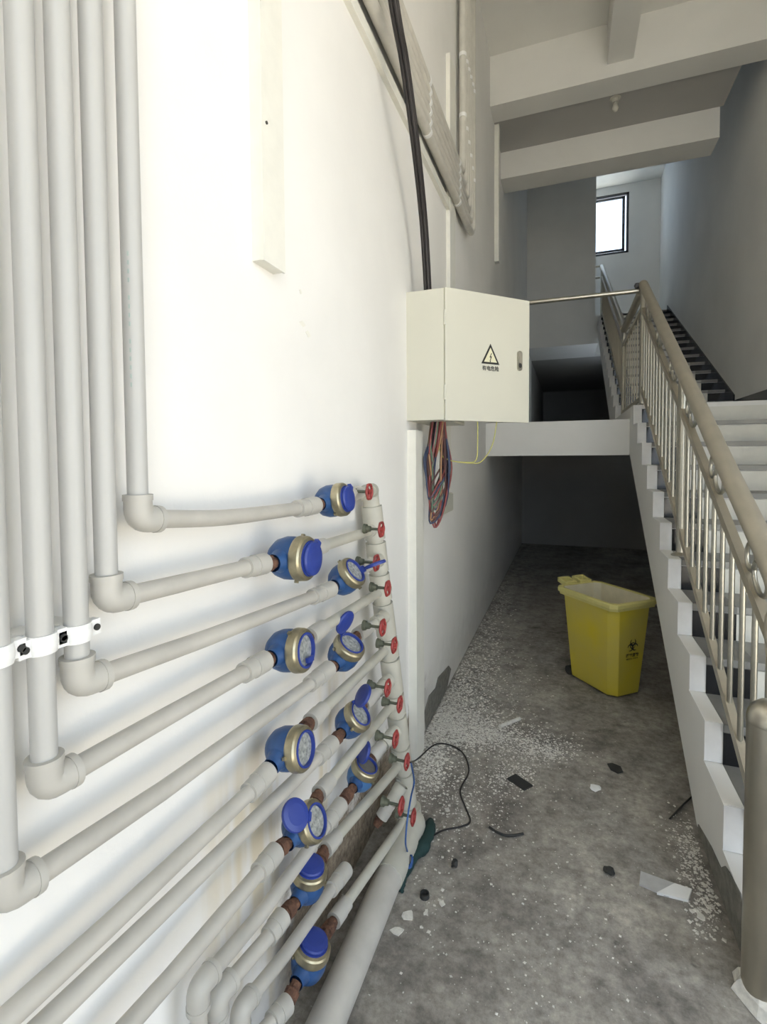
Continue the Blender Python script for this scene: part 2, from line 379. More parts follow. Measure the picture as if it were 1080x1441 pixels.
# ------------------------------------------------------------------ stair railings
XRAIL = 1.33
def nose(y): return R1+(y-Y1)*R1/T1
def hz(y): return nose(y)+.938
SL = R1/T1
rl = thing('stair_railing', (XRAIL, 1.64, 0), 'stainless steel railing with thick dusty handrail climbing the lower flight', 'railing')
part('newel_post', MB().slathe((1.268, 1.63, 0), (0, 0, 1), [(0, .057), (.79, .057)], 28).slathe((1.268, 1.63, .795), (0, 0, 1), [(-.006, .0575), (.0, .0585), (.02, .055), (.038, .046), (.052, .03), (.058, 0)], 28), M['steel_p'], rl, label='thick dome-capped post')
lump = MB(); lp = []
for k in range(18):
    a = 2*math.pi*k/18; lp.append((math.cos(a), math.sin(a), random.uniform(.82, 1.15)))
def lq(p, r, z): return V(1.268+p[0]*r*p[2], 1.63+p[1]*r*p[2], z)
for k in range(18):
    a, b = lp[k], lp[(k+1) % 18]
    lump.poly([lq(a, .085, .001), lq(b, .085, .001), lq(b, .07, .03), lq(a, .07, .03)], True); lump.poly([lq(a, .07, .03), lq(b, .07, .03), lq(b, .05, .045), lq(a, .05, .045)], True)
single('cement_lump', lump, M['chips'], 'crumbly white cement around the foot of the thick railing post', 'cement')
hr = MB().tube(smooth_path([V(1.268, 1.56, .96), V(1.29, 1.66, 1.05), V(XRAIL, 1.8, hz(1.8)), V(XRAIL, 2.4, hz(2.4)), V(XRAIL, 3.5, hz(3.5)), V(XRAIL, 4.6, hz(4.6)), V(XRAIL, 4.76, hz(4.76)), V(XRAIL, 4.82, hz(4.78)-.01), V(XRAIL, 4.87, hz(4.78)-.06)], 5), .035, 20)
part('handrail', hr, M['steel_d'], rl)
def bar(ya, yb, zf, hw, hh, sl): return MB().obox(V(XRAIL, (ya+yb)/2, zf((ya+yb)/2)), V(hw, 0, 0), V(0, (yb-ya)/2, (yb-ya)/2*sl), V(0, -sl, 1).normalized()*hh)
part('mid_rail', bar(1.75, 4.8, lambda y: hz(y)-.205, .015, .019, SL), M['steel_d'], rl)
part('bottom_rail', bar(1.75, 4.74, lambda y: nose(y)+.075, .014, .02, SL), M['steel_d'], rl)
bal = None
for k in range(23):
    y = 1.85+k*.1285
    if bal is None:
        L = hz(y)-.21-(nose(y)+.08); bal = MB().cyl(V(0, 0, 0), V(0, 0, L), .0098, 12).mesh('baluster', V(0, 0, 0), M['steel'])
    link('baluster', bal, V(XRAIL, y, nose(y)+.08)-wloc(rl), rl)
def post(x, y, z0, z1, parent, r=.024):
    p = part('post', MB().cyl(V(x, y, z0), V(x, y, z1), r, 16), M['steel'], parent)
    part('flange', MB().lathe((x, y, z0), (0, 0, 1), [(0, .048), (.006, .048), (.02, r+.004), (.02, r)], 20), M['steel'], p)
post(XRAIL, 3.15, R1*6, hz(3.15)-.02, rl); post(XRAIL, 4.76, R1*12, hz(4.76)-.02, rl)
def oval(c, la, lb, rt):
    dn = V(0, 1, SL).normalized(); up = V(0, -SL, 1).normalized(); P = []
    for k in range(20):
        a = 2*math.pi*k/20; P.append(Vector(c)+dn*(la*math.cos(a))+up*(lb*math.sin(a)))
    return MB().tube(P, rt, 8, closed=True)
for yc in (1.98, 2.47, 2.96, 3.45, 3.94, 4.43):
    dn = V(0, 1, SL).normalized(); c = V(XRAIL, yc, hz(yc)-.11)
    part('ring', oval(c-dn*.05, .066, .05, .008), M['steel'], rl); part('ring', oval(c+dn*.055, .046, .05, .008), M['steel'], rl)

r2 = thing('landing_railing', (XRAIL, 4.9, 1.944), 'dark stainless railing along the open edge of the stair landing', 'railing')
part('handrail', MB().cyl(V(XRAIL, 4.84, 2.94), V(XRAIL, 6.3, 2.94), .034, 18), M['steel_d'], r2)
part('mid_rail', MB().box((XRAIL-.015, 4.8, 2.755), (XRAIL+.015, 6.3, 2.79)), M['steel_d'], r2)
part('bottom_rail', MB().box((XRAIL-.012, 4.8, 2.0), (XRAIL+.012, 6.3, 2.03)), M['steel_d'], r2)
bl = MB().cyl(V(0, 0, 0), V(0, 0, .74), .006, 10).mesh('baluster', V(0, 0, 0), M['steel_d'])
for k in range(8): link('baluster', bl, V(XRAIL, 4.93+k*.185, 2.02)-wloc(r2), r2)
post(XRAIL, 6.3, 1.944, 2.93, r2)

def h2(y): return 2.95+.515*(y-6.3)
def n2(y): return Z2+R2+(y-Y2)*R2/T2
r3 = thing('stair_railing', (XRAIL, 6.34, 1.944), 'stainless steel railing climbing the upper flight towards the window', 'railing')
part('handrail', MB().cyl(V(XRAIL, 6.33, h2(6.33)), V(XRAIL, 10.5, h2(10.5)), .038, 18), M['steel_d'], r3)
part('mid_rail', bar(6.36, 10.4, lambda y: h2(y)-.175, .015, .018, .515), M['steel_d'], r3)
part('bottom_rail', bar(6.36, 10.2, lambda y: n2(y)+.075, .012, .016, R2/T2), M['steel_d'], r3)
bl2 = MB().cyl(V(0, 0, 0), V(0, 0, h2(7)-.18-n2(7)-.08), .0065, 8).mesh('baluster', V(0, 0, 0), M['steel_d'])
for k in range(30):
    y = 6.45+k*.1285; link('baluster', bl2, V(XRAIL, y, n2(y)+.08)-wloc(r3), r3)
post(XRAIL, 10.4, Z2+14*R2, h2(10.4), r3)
r4 = thing('guard_rail', (1.2, 10.3, 4.114), 'short stainless guard rail beside the window landing', 'railing')
part('top_rail', MB().cyl(V(1.1, 10.28, 5.05), V(1.29, 10.28, 5.05), .02, 12), M['steel'], r4)
part('mid_rail', MB().cyl(V(1.1, 10.28, 4.84), V(1.29, 10.28, 4.84), .02, 12), M['steel'], r4)
part('post', MB().cyl(V(1.11, 10.28, 4.114), V(1.11, 10.28, 5.05), .014, 10), M['steel'], r4)
tb = thing('tie_bar', (0, 4.8, 2.92), 'slim stainless bar from the railing corner across to the left wall', 'bar')
part('bar', MB().cyl(V(.0, 4.8, 2.925), V(1.3, 4.8, 2.925), .02, 16), M['steel'], tb)
part('end_ball', MB().slathe((1.285, 4.8, 2.97), (0, 0, 1), [(-.025, 0), (-.02, .016), (0, .025), (.02, .016), (.025, 0)], 12), M['alu'], tb)

# ------------------------------------------------------------------ trunking, conduits, cabinet
lt = thing('cable_trunking', (0, 1.11, 2.01), 'short white box trunking hanging on the wall above the meters', 'trunking')
part('channel', MB().box((0, 1.068, 2.015), (.03, 1.163, 3.05)), M['trunk'], lt); part('cover', MB().box((.03, 1.066, 2.013), (.036, 1.165, 3.05)), M['trunk'], lt)
part('screw', MB().cyl(V(.036, 1.085, 2.35), V(.039, 1.085, 2.35), .004, 10), M['dark'], lt)
vt = thing('cable_trunking', (0, 2.41, 0), 'tall white trunking from the cabinet down to the floor', 'trunking')
part('channel', MB().box((0, 2.345, .0), (.036, 2.478, 1.66)), M['trunk'], vt); part('cover', MB().box((.036, 2.343, .0), (.043, 2.48, 1.66)), M['trunk'], vt, .002)
bt = thing('cable_trunking', (0, 3.1, 1.3), 'stub of white trunking behind the hanging wires', 'trunking')
part('channel', MB().box((0, 2.98, 1.3), (.03, 3.17, 1.72)), M['trunk'], bt); part('cover', MB().box((.03, 2.98, 1.31), (.034, 3.17, 1.72)), M['trunk'], bt)
jb = thing('junction_box', (0, 3.12, 1.18), 'small cream wall box under the trunking stub', 'box')
part('body', MB().box((0, 2.95, 1.17), (.02, 3.28, 1.29)), M['cab'], jb); part('cover', MB().box((.02, 2.955, 1.175), (.026, 3.275, 1.285)), M['cab'], jb, .002)
ut = thing('cable_trunking', (0, 3.22, 2.33), 'narrow white trunking rising above the cabinet to the conduits', 'trunking')
part('channel', MB().box((0, 3.2, 2.3), (.02, 3.36, 4.07)), M['trunk'], ut); part('cover', MB().box((.02, 3.2, 2.3), (.025, 3.36, 4.07)), M['trunk'], ut)
ht = thing('cable_trunking', (0, 2, 3.2), 'flat white trunking running level below the conduit bundle', 'trunking')
part('channel', MB().box((0, .8, 3.10), (.018, 3.38, 3.15)), M['trunk'], ht); part('cover', MB().box((.018, .8, 3.098), (.023, 3.38, 3.152)), M['trunk'], ht)
ft = thing('cable_trunking', (0, 5.5, 3.6), 'thin white trunking on the wall under the deep beam', 'trunking')
part('channel', MB().box((0, 5.44, 3.58), (.04, 5.52, 5.0)), M['trunk'], ft); part('cover', MB().box((.04, 5.437, 3.58), (.046, 5.523, 5.0)), M['trunk'], ft)
for i in range(6):
    zc = 3.19+.05*i; ye = 3.86-.075*i
    lab = ['lowest', 'second', 'third', 'fourth', 'fifth', 'topmost'][i]
    P = [V(.05, .7, zc), V(.05, ye-.12, zc), V(.05, ye-.05, zc+.015), V(.05, ye-.015, zc+.05), V(.05, ye, zc+.12), V(.05, ye, 5.43)]
    c = thing('conduit', (.05, ye, zc), 'grey pvc conduit turning up the wall, %s of its bundle' % lab, 'conduit', 'wall conduit bundle')
    part('tube', MB().tube(P, .024, 14), M['conduit'], c)
    for yy in (2.55, 3.3): part('saddle', MB().tube([V(.05, yy-.012, zc), V(.05, yy+.012, zc)], .0265, 14), M['clampw'], c)
    for zz in (3.6+.05*i, 4.25): part('saddle', MB().tube([V(.05, ye, zz-.012), V(.05, ye, zz+.012)], .0265, 14), M['clampw'], c)

# cabinet with its door standing open
CB = thing('electrical_cabinet', (0, 2.6, 1.705), 'cream metal electrical cabinet with open door on the left wall', 'cabinet')
y0, y1, z0, z1, dp, th = 2.337, 2.85, 1.705, 2.322, .184, .012
cm = MB().box((0, y0, z0), (dp, y0+th, z1)).box((0, y1-th, z0), (dp, y1, z1)).box((0, y0+th, z1-th), (dp, y1-th, z1)).box((0, y0+th, z0), (dp, y1-th, z0+th)).box((0, y0+th, z0+th), (th, y1-th, z1-th))
part('body', cm, M['cab'], CB)
hg = V(.192, 2.337, 0); fe = V(.548, 2.709, 0); dd = (fe-hg).normalized(); nn = V(dd.y, -dd.x, 0)  # outer face normal
def dpt(s, z, o=0): return hg+dd*s+V(0, 0, z)+nn*o
DW = (fe-hg).length
door = MB().hexa([dpt(.0, z0-.004, -.018), dpt(DW, z0-.004, -.018), dpt(DW, z0-.004, 0), dpt(0, z0-.004, 0), dpt(0, z1+.004, -.018), dpt(DW, z1+.004, -.018), dpt(DW, z1+.004, 0), dpt(0, z1+.004, 0)])
dr = part('door', door, M['cab'], CB, .003)
def pt_on_door(x, y, o=.0):
    d = ray(x, y); s = ((dpt(0, 0)-CAM).dot(nn))/d.dot(nn); p = CAM+d*s; return p+nn*o
lk = MB(); c = pt_on_door(731, 508, .0); up = V(0, 0, 1)
def stadium(c, hw, hh, n=8):
    P = []
    for k in range(n+1): a = math.pi*k/n; P.append(c+dd*(hw*math.cos(a))+up*(hh-hw+hw*math.sin(a)))
    for k in range(n+1): a = math.pi+math.pi*k/n; P.append(c+dd*(hw*math.cos(a))+up*(-(hh-hw)+hw*math.sin(a)))
    return P
lo = part('lock', MB().prism(stadium(c, .015, .05), nn*.008), M['steel'], dr)
part('keyhole', MB().prism(stadium(c+nn*.008-up*.025, .009, .012), nn*.002), M['dark'], lo)
part('lock_button', MB().prism(stadium(c+nn*.008+up*.012, .009, .025), nn*.003), M['steel_d'], lo)
# warning sign: triangle with lightning bolt, and the printed words below
tc = pt_on_door(690.5, 501.5, 0); s0 = .056
def tri(r, o): return [tc+up*(r*1.0)+nn*o, tc+dd*(-r*.9)+up*(-r*.62)+nn*o, tc+dd*(r*.9)+up*(-r*.62)+nn*o]
part('sign_border', MB().prism(tri(.062, .0005), nn*.0006), M['black'], dr)
part('sign_field', MB().prism([p-up*.0015 for p in tri(.044, .0012)], nn*.0004), M['warn'], dr)
bolt = [(.3, 1), (-.45, -.15), (.0, -.1), (-.25, -1.0), (-.42, -.8), (-.2, -1.5), (.15, -.95), (-.05, -1.0), (.5, .2), (.0, .12), (.5, .9)]
part('sign_bolt', MB().prism([tc+dd*(x*.016)+up*(y*.02-.003)+nn*.0017 for x, y in bolt], nn*.0004), M['black'], dr)
part('sign_plate', MB().prism([tc+dd*a+up*b+nn*.0005 for a, b in ((-.056, -.075), (.056, -.075), (.056, -.048), (-.056, -.048))], nn*.0005), M['cab'], dr)
def text_mesh(name, body, size, origin, xdir, ydir, mat, parent, off=.001):
    cu = bpy.data.curves.new(name, 'FONT'); cu.body = body; cu.size = size; cu.align_x = 'CENTER'; cu.align_y = 'CENTER'; cu.resolution_u = 3; cu.offset = size*.022
    o = bpy.data.objects.new(name, cu); COL.objects.link(o)
    dg = bpy.context.evaluated_depsgraph_get(); me = bpy.data.meshes.new_from_object(o.evaluated_get(dg))
    bpy.data.objects.remove(o); nrm = xdir.cross(ydir)
    w = wloc(parent)
    for v in me.vertices: v.co = xdir*v.co.x+ydir*v.co.y+nrm*off
    me.materials.clear(); me.materials.append(mat); me.name = name
    return link(name, me, Vector(origin)-w, parent)
text_mesh('sign_text', '有电危险', .026, tc-up*.0615+nn*.001, dd, up, M['black'], dr)
part('hinge', MB().cyl(V(.19, 2.336, 1.80), V(.19, 2.336, 1.87), .006, 10), M['cab'], CB); part('hinge', MB().cyl(V(.19, 2.336, 2.15), V(.19, 2.336, 2.22), .006, 10), M['cab'], CB)

# black supply cables dropping into the cabinet
cl = [at(0, .125, 545, -30), at(0, .12, 566, 90), at(0, .11, 583, 215), at(0, .09, 594, 320), at(0, .08, 600, 400)]
for k in range(4):
    off = [(0, 0), (.022, .02), (-.004, .026), (.02, -.006)][k]
    P = [p+V(off[0]*.8, off[1]*(1-.4*i/4), 0) for i, p in enumerate(cl)]; P[-1].z = 2.3
    P = [V(P[0].x, P[0].y-.5, P[0].z+.7)]+P
    single('power_cable', MB().tube(smooth_path(P, 6), .0095, 8), M['cableb'], 'black power cable of the bundle dropping into the cabinet top', 'cable', 'black cables above the cabinet')
# coloured wires hanging in a loop under the cabinet
cols = ['w_brown', 'w_red', 'w_brown', 'w_blue', 'w_brown', 'w_green', 'w_red', 'w_brown', 'w_brown', 'w_red', 'w_orange', 'w_blue', 'w_green', 'w_pink', 'w_brown', 'w_red', 'w_blue', 'w_orange', 'w_brown', 'w_pink', 'w_red', 'w_green', 'w_brown', 'w_blue']
cname = dict(w_red='red', w_brown='brown', w_orange='orange', w_blue='blue', w_green='green', w_yel='yellow', w_pink='pink')
random.seed(3)
for k, cc in enumerate(cols):
    a = random.uniform(-1, 1); b = random.uniform(0, 1)
    x0_, y0_ = .115+.035*a, 2.46+.04*b
    zb = 1.17+.22*random.random()**2
    wd = .01+.07*random.random()
    P = [V(x0_, y0_, 1.72), V(x0_-.012, y0_-.02, 1.60), V(.105-wd*.5+.01*a, 2.47+.03*a, 1.5), V(.1-wd*.35, 2.46+.03*b, 1.33), V(.1+.012*a, 2.46+.02*a, zb), V(.115+wd*.45, 2.49+.03*b, zb+.09), V(.12+wd*.75, 2.50+.03*a, 1.47), V(.125+wd*.4, 2.51, 1.62), V(.12+.03*b, 2.5, 1.72)]
    single('loose_wire', MB().tube(smooth_path(P, 5), .0048, 6), M[cc], 'thin %s wire looping down below the cabinet' % cname[cc], 'wire', 'wire bundle under the cabinet')
for k, (pa, pb) in enumerate((((676, 590), (672, 640)), ((703, 594), (690, 640)))):
    e0 = pt_on_door(*pa, -.02); e0.z = 1.7; lowp = V(.26+.03*k, 2.5, 1.5-.005*k)
    mid = e0+(lowp-e0)*.35; mid.z = 1.585-.02*k
    P = [e0+V(0, 0, .03), e0, mid+V(.02, 0, .02), lowp+V(.05, .0, .012), lowp, V(.17, 2.5, 1.512), V(.125, 2.5, 1.56), V(.115, 2.51, 1.72)]
    single('earth_wire', MB().tube(smooth_path(P, 6), .003, 6), M['w_yel'], 'yellow green earth wire sagging from the cabinet door', 'wire', 'earth wires of the cabinet')

# ------------------------------------------------------------------ water pipes
XA, XB = .06, .085
def pxpath(pts, xa=XA, xb=XB):
    n = len(pts)-1
    xs0, xs1 = pts[0][0], pts[-1][0]
    return [at(0, xa+(xb-xa)*((p[0]-xs0)/(xs1-xs0) if xs1 != xs0 else 0), *p) for p in pts]
RP, RS = .0165, .0225
def socket(a, b, r=RS):   # ribbed socket fitting from a to b
    d = b-a; L = d.length; r0 = RP
    return MB().lathe(a, d, [(0, r0), (0, r), (L*.42, r), (L*.42, r*1.08), (L, r*1.08), (L, r*.6)], 20)
def nipple(a, b, r=.0135):
    d = b-a; L = d.length
    return MB().lathe(a, d, [(0, r), (L*.35, r), (L*.35, r*1.35), (L*.75, r*1.3), (L*.75, r), (L, r)], 10)
def elbow(c, d1, d2, leg=.042, r=RS):   # two directions leaving the corner
    d1 = Vector(d1).normalized(); d2 = Vector(d2).normalized(); m = MB(); P = []
    for k in range(7):
        t = k/6; a = d1*(leg*.45*(1-t)**2)+d2*(leg*.45*t**2); P.append(c+a)
    m.tube([c+d1*leg]+P+[c+d2*leg], r, 20, caps=False)
    m.lathe(c+d1*leg, -d1, [(0, RP), (0, r*1.06), (.01, r*1.06), (.01, r)], 20); m.lathe(c+d2*leg, -d2, [(0, RP), (0, r*1.06), (.01, r*1.06), (.01, r)], 20)
    return m
ord_ = ['topmost', 'second', 'third', 'fourth', 'fifth', 'sixth', 'seventh', 'eighth', 'ninth', 'tenth', 'eleventh', 'lowest']
runs = {  # horizontal axis through pixels: corner ... socket start, socket end
 1: [(195, 731), (320, 728), (418, 716), (444, 711)], 2: [(151, 845), (250, 822), (345, 799), (372, 793)],
 3: [(110, 962), (290, 898), (440, 840), (466, 829)], 4: [(64, 1106), (200, 1028), (343, 947), (373, 930)],
 5: [(6, 1262), (230, 1112), (436, 963), (463, 941)], 6: [(-60, 1497), (150, 1305), (350, 1116), (378, 1086)],
 7: [(20, 1482), (240, 1270), (447, 1067), (468, 1046)], 8: [(120, 1510), (240, 1376), (364, 1228), (388, 1199)],
 9: [(279, 1390), (370, 1283), (458, 1163), (480, 1132)], 10: [(306, 1403), (340, 1362), (378, 1318), (398, 1290)],
 11: [(338, 1421), (400, 1345), (466, 1252), (487, 1224)], 12: [(352, 1471), (366, 1456), (382, 1438), (404, 1413)]}
tops = {1: (186, -60), 2: (138, -60), 3: (88, -60), 4: (27, -60), 5: (-40, -60)}
SOCK = {}
for n in range(1, 13):
    P = pxpath(runs[n]); c0 = P[0]
    what = 'grey water pipe dropping down the wall into the %s meter line' if n <= 5 else ('grey water pipe running level along the wall, %s line of the bank' if n in (6, 7, 8, 12) else 'short grey water pipe with a down-turned elbow, %s line of the bank')
    t = thing('water_pipe', c0, what % ord_[n-1], 'pipe', 'water pipes of the meter bank')
    hd = (P[1]-P[0]).normalized()
    s0_ = P[0]+hd*.03 if n <= 5 or 9 <= n <= 11 else P[0]
    part('pipe', MB().tube(smooth_path([s0_]+P[1:3], 4) if n == 1 else [s0_]+P[1:3]+[P[2]+(P[3]-P[2])*.3], RP, 18), M['pipe_d'], t)
    part('socket', socket(P[2], P[3]), M['fit'], t)
    if n <= 5:
        tp = V(c0.x, c0.y, 5.2)
        part('riser', MB().tube([c0+V(0, 0, .03), V(c0.x, c0.y, 5.2)], RP*1.0, 20), M['pipe'], t)
        part('elbow', elbow(c0, (0, 0, 1), hd), M['fit'], t)
    elif 9 <= n <= 11:
        part('elbow', elbow(c0, (0, 0, -1), hd), M['fit'], t)
        part('drop_pipe', MB().cyl(V(c0.x, c0.y, 0), c0-V(0, 0, .03), RP, 18), M['pipe_d'], t)
    SOCK[n] = P
# faint green print on the first riser, worn to unreadable dashes
pm = MB(); c1 = SOCK[1][0]
for k in range(16):
    if k in (4, 9): continue
    z = 1.86-k*.014; aa = math.radians(-118); q = V(c1.x-math.sin(aa)*0+RP*1.01*math.cos(math.radians(-62)), c1.y+RP*1.01*math.sin(math.radians(-62)), z)
    u = V(math.cos(math.radians(-62)), math.sin(math.radians(-62)), 0); w = V(-u.y, u.x, 0); pm.obox(q, u*.0002, w*.0014, V(0, 0, .0035))
RISER1 = [o for o in bpy.data.objects if o.name.startswith('water_pipe')][0]
part('worn_print', pm, M['print'], RISER1, label='faint green print')
# pipe clips on the risers
for px, py, lab in (((56, 905), 0, 'fourth'), ((106, 890), 0, 'third'), ((4, 918), 0, 'fifth')):
    n = {'third': 3, 'fourth': 4, 'fifth': 5}[lab]; c0 = SOCK[n][0]; zc = at(0, c0.x, *px).z
    cpx = thing('pipe_clip', (c0.x, c0.y, zc), 'white plastic clip holding the riser of the %s water pipe' % lab, 'clip', 'pipe clips')
    part('band', MB().lathe((c0.x, c0.y, zc-.013), (0, 0, 1), [(0, RP), (0, RP+.003), (.009, RP+.0045), (.017, RP+.0045), (.026, RP+.003), (.026, RP)], 24), M['clampw'], cpx)
    part('back_plate', MB().box((0.0, c0.y-.014, zc-.013), (c0.x-RP+.001, c0.y+.014, zc+.013)), M['clampw'], cpx)
    for s in (-1, 1):
        lug = part('lug', MB().box((c0.x-.008, c0.y+s*(RP+.009)-.009, zc-.012), (c0.x+.008, c0.y+s*(RP+.009)+.009, zc+.012)), M['clampw'], cpx, .002)
        part('screw', MB().cyl(V(c0.x+.008, c0.y+s*(RP+.01), zc), V(c0.x+.011, c0.y+s*(RP+.01), zc), .005, 10), M['dark'], lug)

# manifold
def xm(py): return .06+(py-722)*.0001938
def mp(x, y): return at(0, xm(y), x, y)
axis = [mp(521, 694), mp(530, 775), mp(537, 835), mp(546, 905), mp(556, 985), mp(565, 1060), mp(573, 1125), mp(578, 1165)]
MF = thing('valve_manifold', axis[-1], 'cream plastic manifold pipe leaning at the end of the meter bank', 'manifold')
part('main_pipe', MB().tube(axis, .031, 24), M['manif'], MF)
def along(py):
    ys = [694, 775, 835, 905, 985, 1060, 1125, 1165]
    for i in range(7):
        if py <= ys[i+1] or i == 6:
            t = (py-ys[i])/(ys[i+1]-ys[i]); return axis[i]+(axis[i+1]-axis[i])*t
tees = [(712, 758), (763, 803), (807, 842), (848, 893), (897, 922), (926, 972), (976, 1002), (1006, 1046), (1050, 1082), (1086, 1128), (1132, 1165)]
for a, b in tees:
    A, B = along(a), along(b); d = B-A; L = d.length
    part('tee', MB().lathe(A, d, [(0, .031), (0, .0385), (L, .0385), (L, .031)], 26), M['manif'], MF)
# branches meter -> manifold, in pixels: socket start, socket end/pipe start, ..., manifold
br = {1: [(490, 697), (505, 693), (524, 690)], 2: [(437, 773), (455, 768), (515, 749), (529, 744)],
      3: [(503, 803), (518, 795), (533, 788)], 4: [(436, 897), (455, 883), (530, 836), (543, 828)],
      5: [(503, 894), (520, 882), (540, 868)], 6: [(437, 1016), (455, 998), (540, 917), (553, 906)],
      7: [(512, 991), (528, 977), (548, 957)], 8: [(449, 1117), (465, 1098), (545, 1000), (560, 985)],
      9: [(524, 1066), (538, 1050), (558, 1028)], 10: [(457, 1196), (474, 1177), (553, 1087), (569, 1068)],
      11: [(537, 1150), (550, 1130), (566, 1104)], 12: [(470, 1296), (488, 1270), (562, 1165), (576, 1143)]}
valve_px = {1: (520, 692), 2: (537, 745), 3: (530, 792), 4: (546, 828), 5: (539, 883), 6: (555, 908), 7: (546, 968), 8: (563, 991), 9: (557, 1040), 10: (573, 1072), 11: (565, 1134), 12: (582, 1150)}
BR = {}
for n, pts in br.items():
    ye = pts[-1][1]; xe = xm(ye); x0p, x1p = pts[0][0], pts[-1][0]
    if n % 2: xe += .015
    P = [at(0, XB+(xe-XB)*(p[0]-x0p)/(x1p-x0p), *p) for p in pts]; BR[n] = P
    part('branch_pipe', MB().tube(P, RP, 18), M['manif'], MF)
    part('branch_socket', socket(P[1], P[0]), M['fit'], MF)
    e = P[-1]; d = (P[-2]-P[-1]).normalized(); L = min(.075, (P[-2]-P[-1]).length*.9)
    part('branch_socket', MB().lathe(e, d, [(0, .026), (L*.5, .026), (L*.5, .0235), (L, .0235), (L, RP)], 20), M['manif'], MF)
# top elbow joining line one
part('top_elbow', MB().slathe(axis[0], V(0, 0, 1), [(-.03, .0315), (.0, .032), (.012, .029), (.022, .02), (.027, 0)], 20), M['manif'], MF)
wheel_cache = None
for n, (px, py) in valve_px.items():
    xw = xm(py)+(.085 if n % 2 == 0 else .09); c = at(0, xw, px, py)
    pos = {1: 'at the very top of the manifold', 12: 'at the foot of the manifold'}.get(n, '%s from the top of the manifold' % ord_[n-1])
    g = thing('gate_valve', c, 'small valve with red handwheel, %s' % pos, 'valve', 'valves on the manifold')
    bx = xm(py)+.022
    ax = V(1, 0, 0)
    part('bonnet', MB().lathe(V(bx, c.y, c.z), ax, [(0, .017), (.01, .0155), (.01, .012), (.024, .0095), (.024, .005), (xw-bx-.004, .0045)], 14), M['green'], g)
    # handwheel: rim, hub and spokes
    rim = []; R_ = .0235
    for k in range(24):
        a = 2*math.pi*k/24; rr = R_*(1+.06*math.cos(6*a)); rim.append(c+V(0, rr*math.cos(a), rr*math.sin(a)))
    hw = part('handwheel', MB().tube(rim, .0045, 8, closed=True), M['red'], g)
    part('hub', MB().lathe(c-V(.006, 0, 0), ax, [(0, .002), (0, .009), (.012, .008), (.012, 0)], 12), M['red'], hw)
    for k in range(3):
        a = 2*math.pi*(k+.15*n)/3; part('spoke', MB().tube([c, c+V(0, R_*math.cos(a), R_*math.sin(a))], .0038, 6), M['red'], hw)
single('open_nipple', nipple(BR[11][0]+(BR[11][0]-BR[11][1]).normalized()*.035, BR[11][0], .0135), M['rust'], 'rusty open nipple where a meter is missing from the eleventh line', 'pipe fitting')

# ------------------------------------------------------------------ water meters
mpx = {1: (466, 705), 2: (408, 785), 3: (484, 815), 4: (404, 915), 5: (484, 921), 6: (404, 1053), 7: (493, 1016), 8: (424, 1160), 9: (508, 1092), 10: (433, 1243), 12: (435, 1352)}
# register axis: elevation from +x towards +z in degrees, swing towards the camera
mang = {1: (8, 4), 2: (2, 6), 3: (38, 0), 4: (8, 12), 5: (55, 0), 6: (10, 8), 7: (42, 0), 8: (25, 0), 9: (62, 0), 10: (78, 10), 12: (75, 20)}
mlab = {1: 'blue water meter with closed lid on the topmost pipe', 2: 'blue water meter with closed lid and large brass ring on the second pipe', 3: 'blue water meter with lid flipped out to the side on the third pipe',
        4: 'blue water meter showing its dial on the fourth pipe', 5: 'blue water meter with lid standing straight up on the fifth pipe', 6: 'blue water meter showing a bare pale dial on the sixth pipe',
        7: 'blue water meter with lid half raised on the seventh pipe', 8: 'blue water meter with round lid swung back over its body, eighth pipe', 9: 'pale blue water meter with dirty dial and raised lid on the ninth pipe',
        10: 'blue water meter with closed lid facing up on the tenth pipe', 12: 'blue water meter with closed lid on the lowest pipe by the floor'}
msc = {1: 1.06, 2: 1.2, 3: 1.08, 4: 1.15, 5: 1.1, 6: 1.15, 7: 1.08, 8: 1.1, 9: 1.05, 10: 1.02, 12: 1.08}
lidpose = {3: ((1, -.3), (.75, .6, .28), (-.6, .14, 1.43)), 5: ((.1, 1), (.32, -.2, .95), (.92, -.2, -.3)),
           7: ((.2, 1), (.62, -.1, .55), (-.45, -.5, .6)), 8: ((-.7, .7), (-.45, -.55, .35), (.6, -.45, .75)), 9: ((.1, 1), (.6, -.3, .6), (-.3, -.6, .6))}
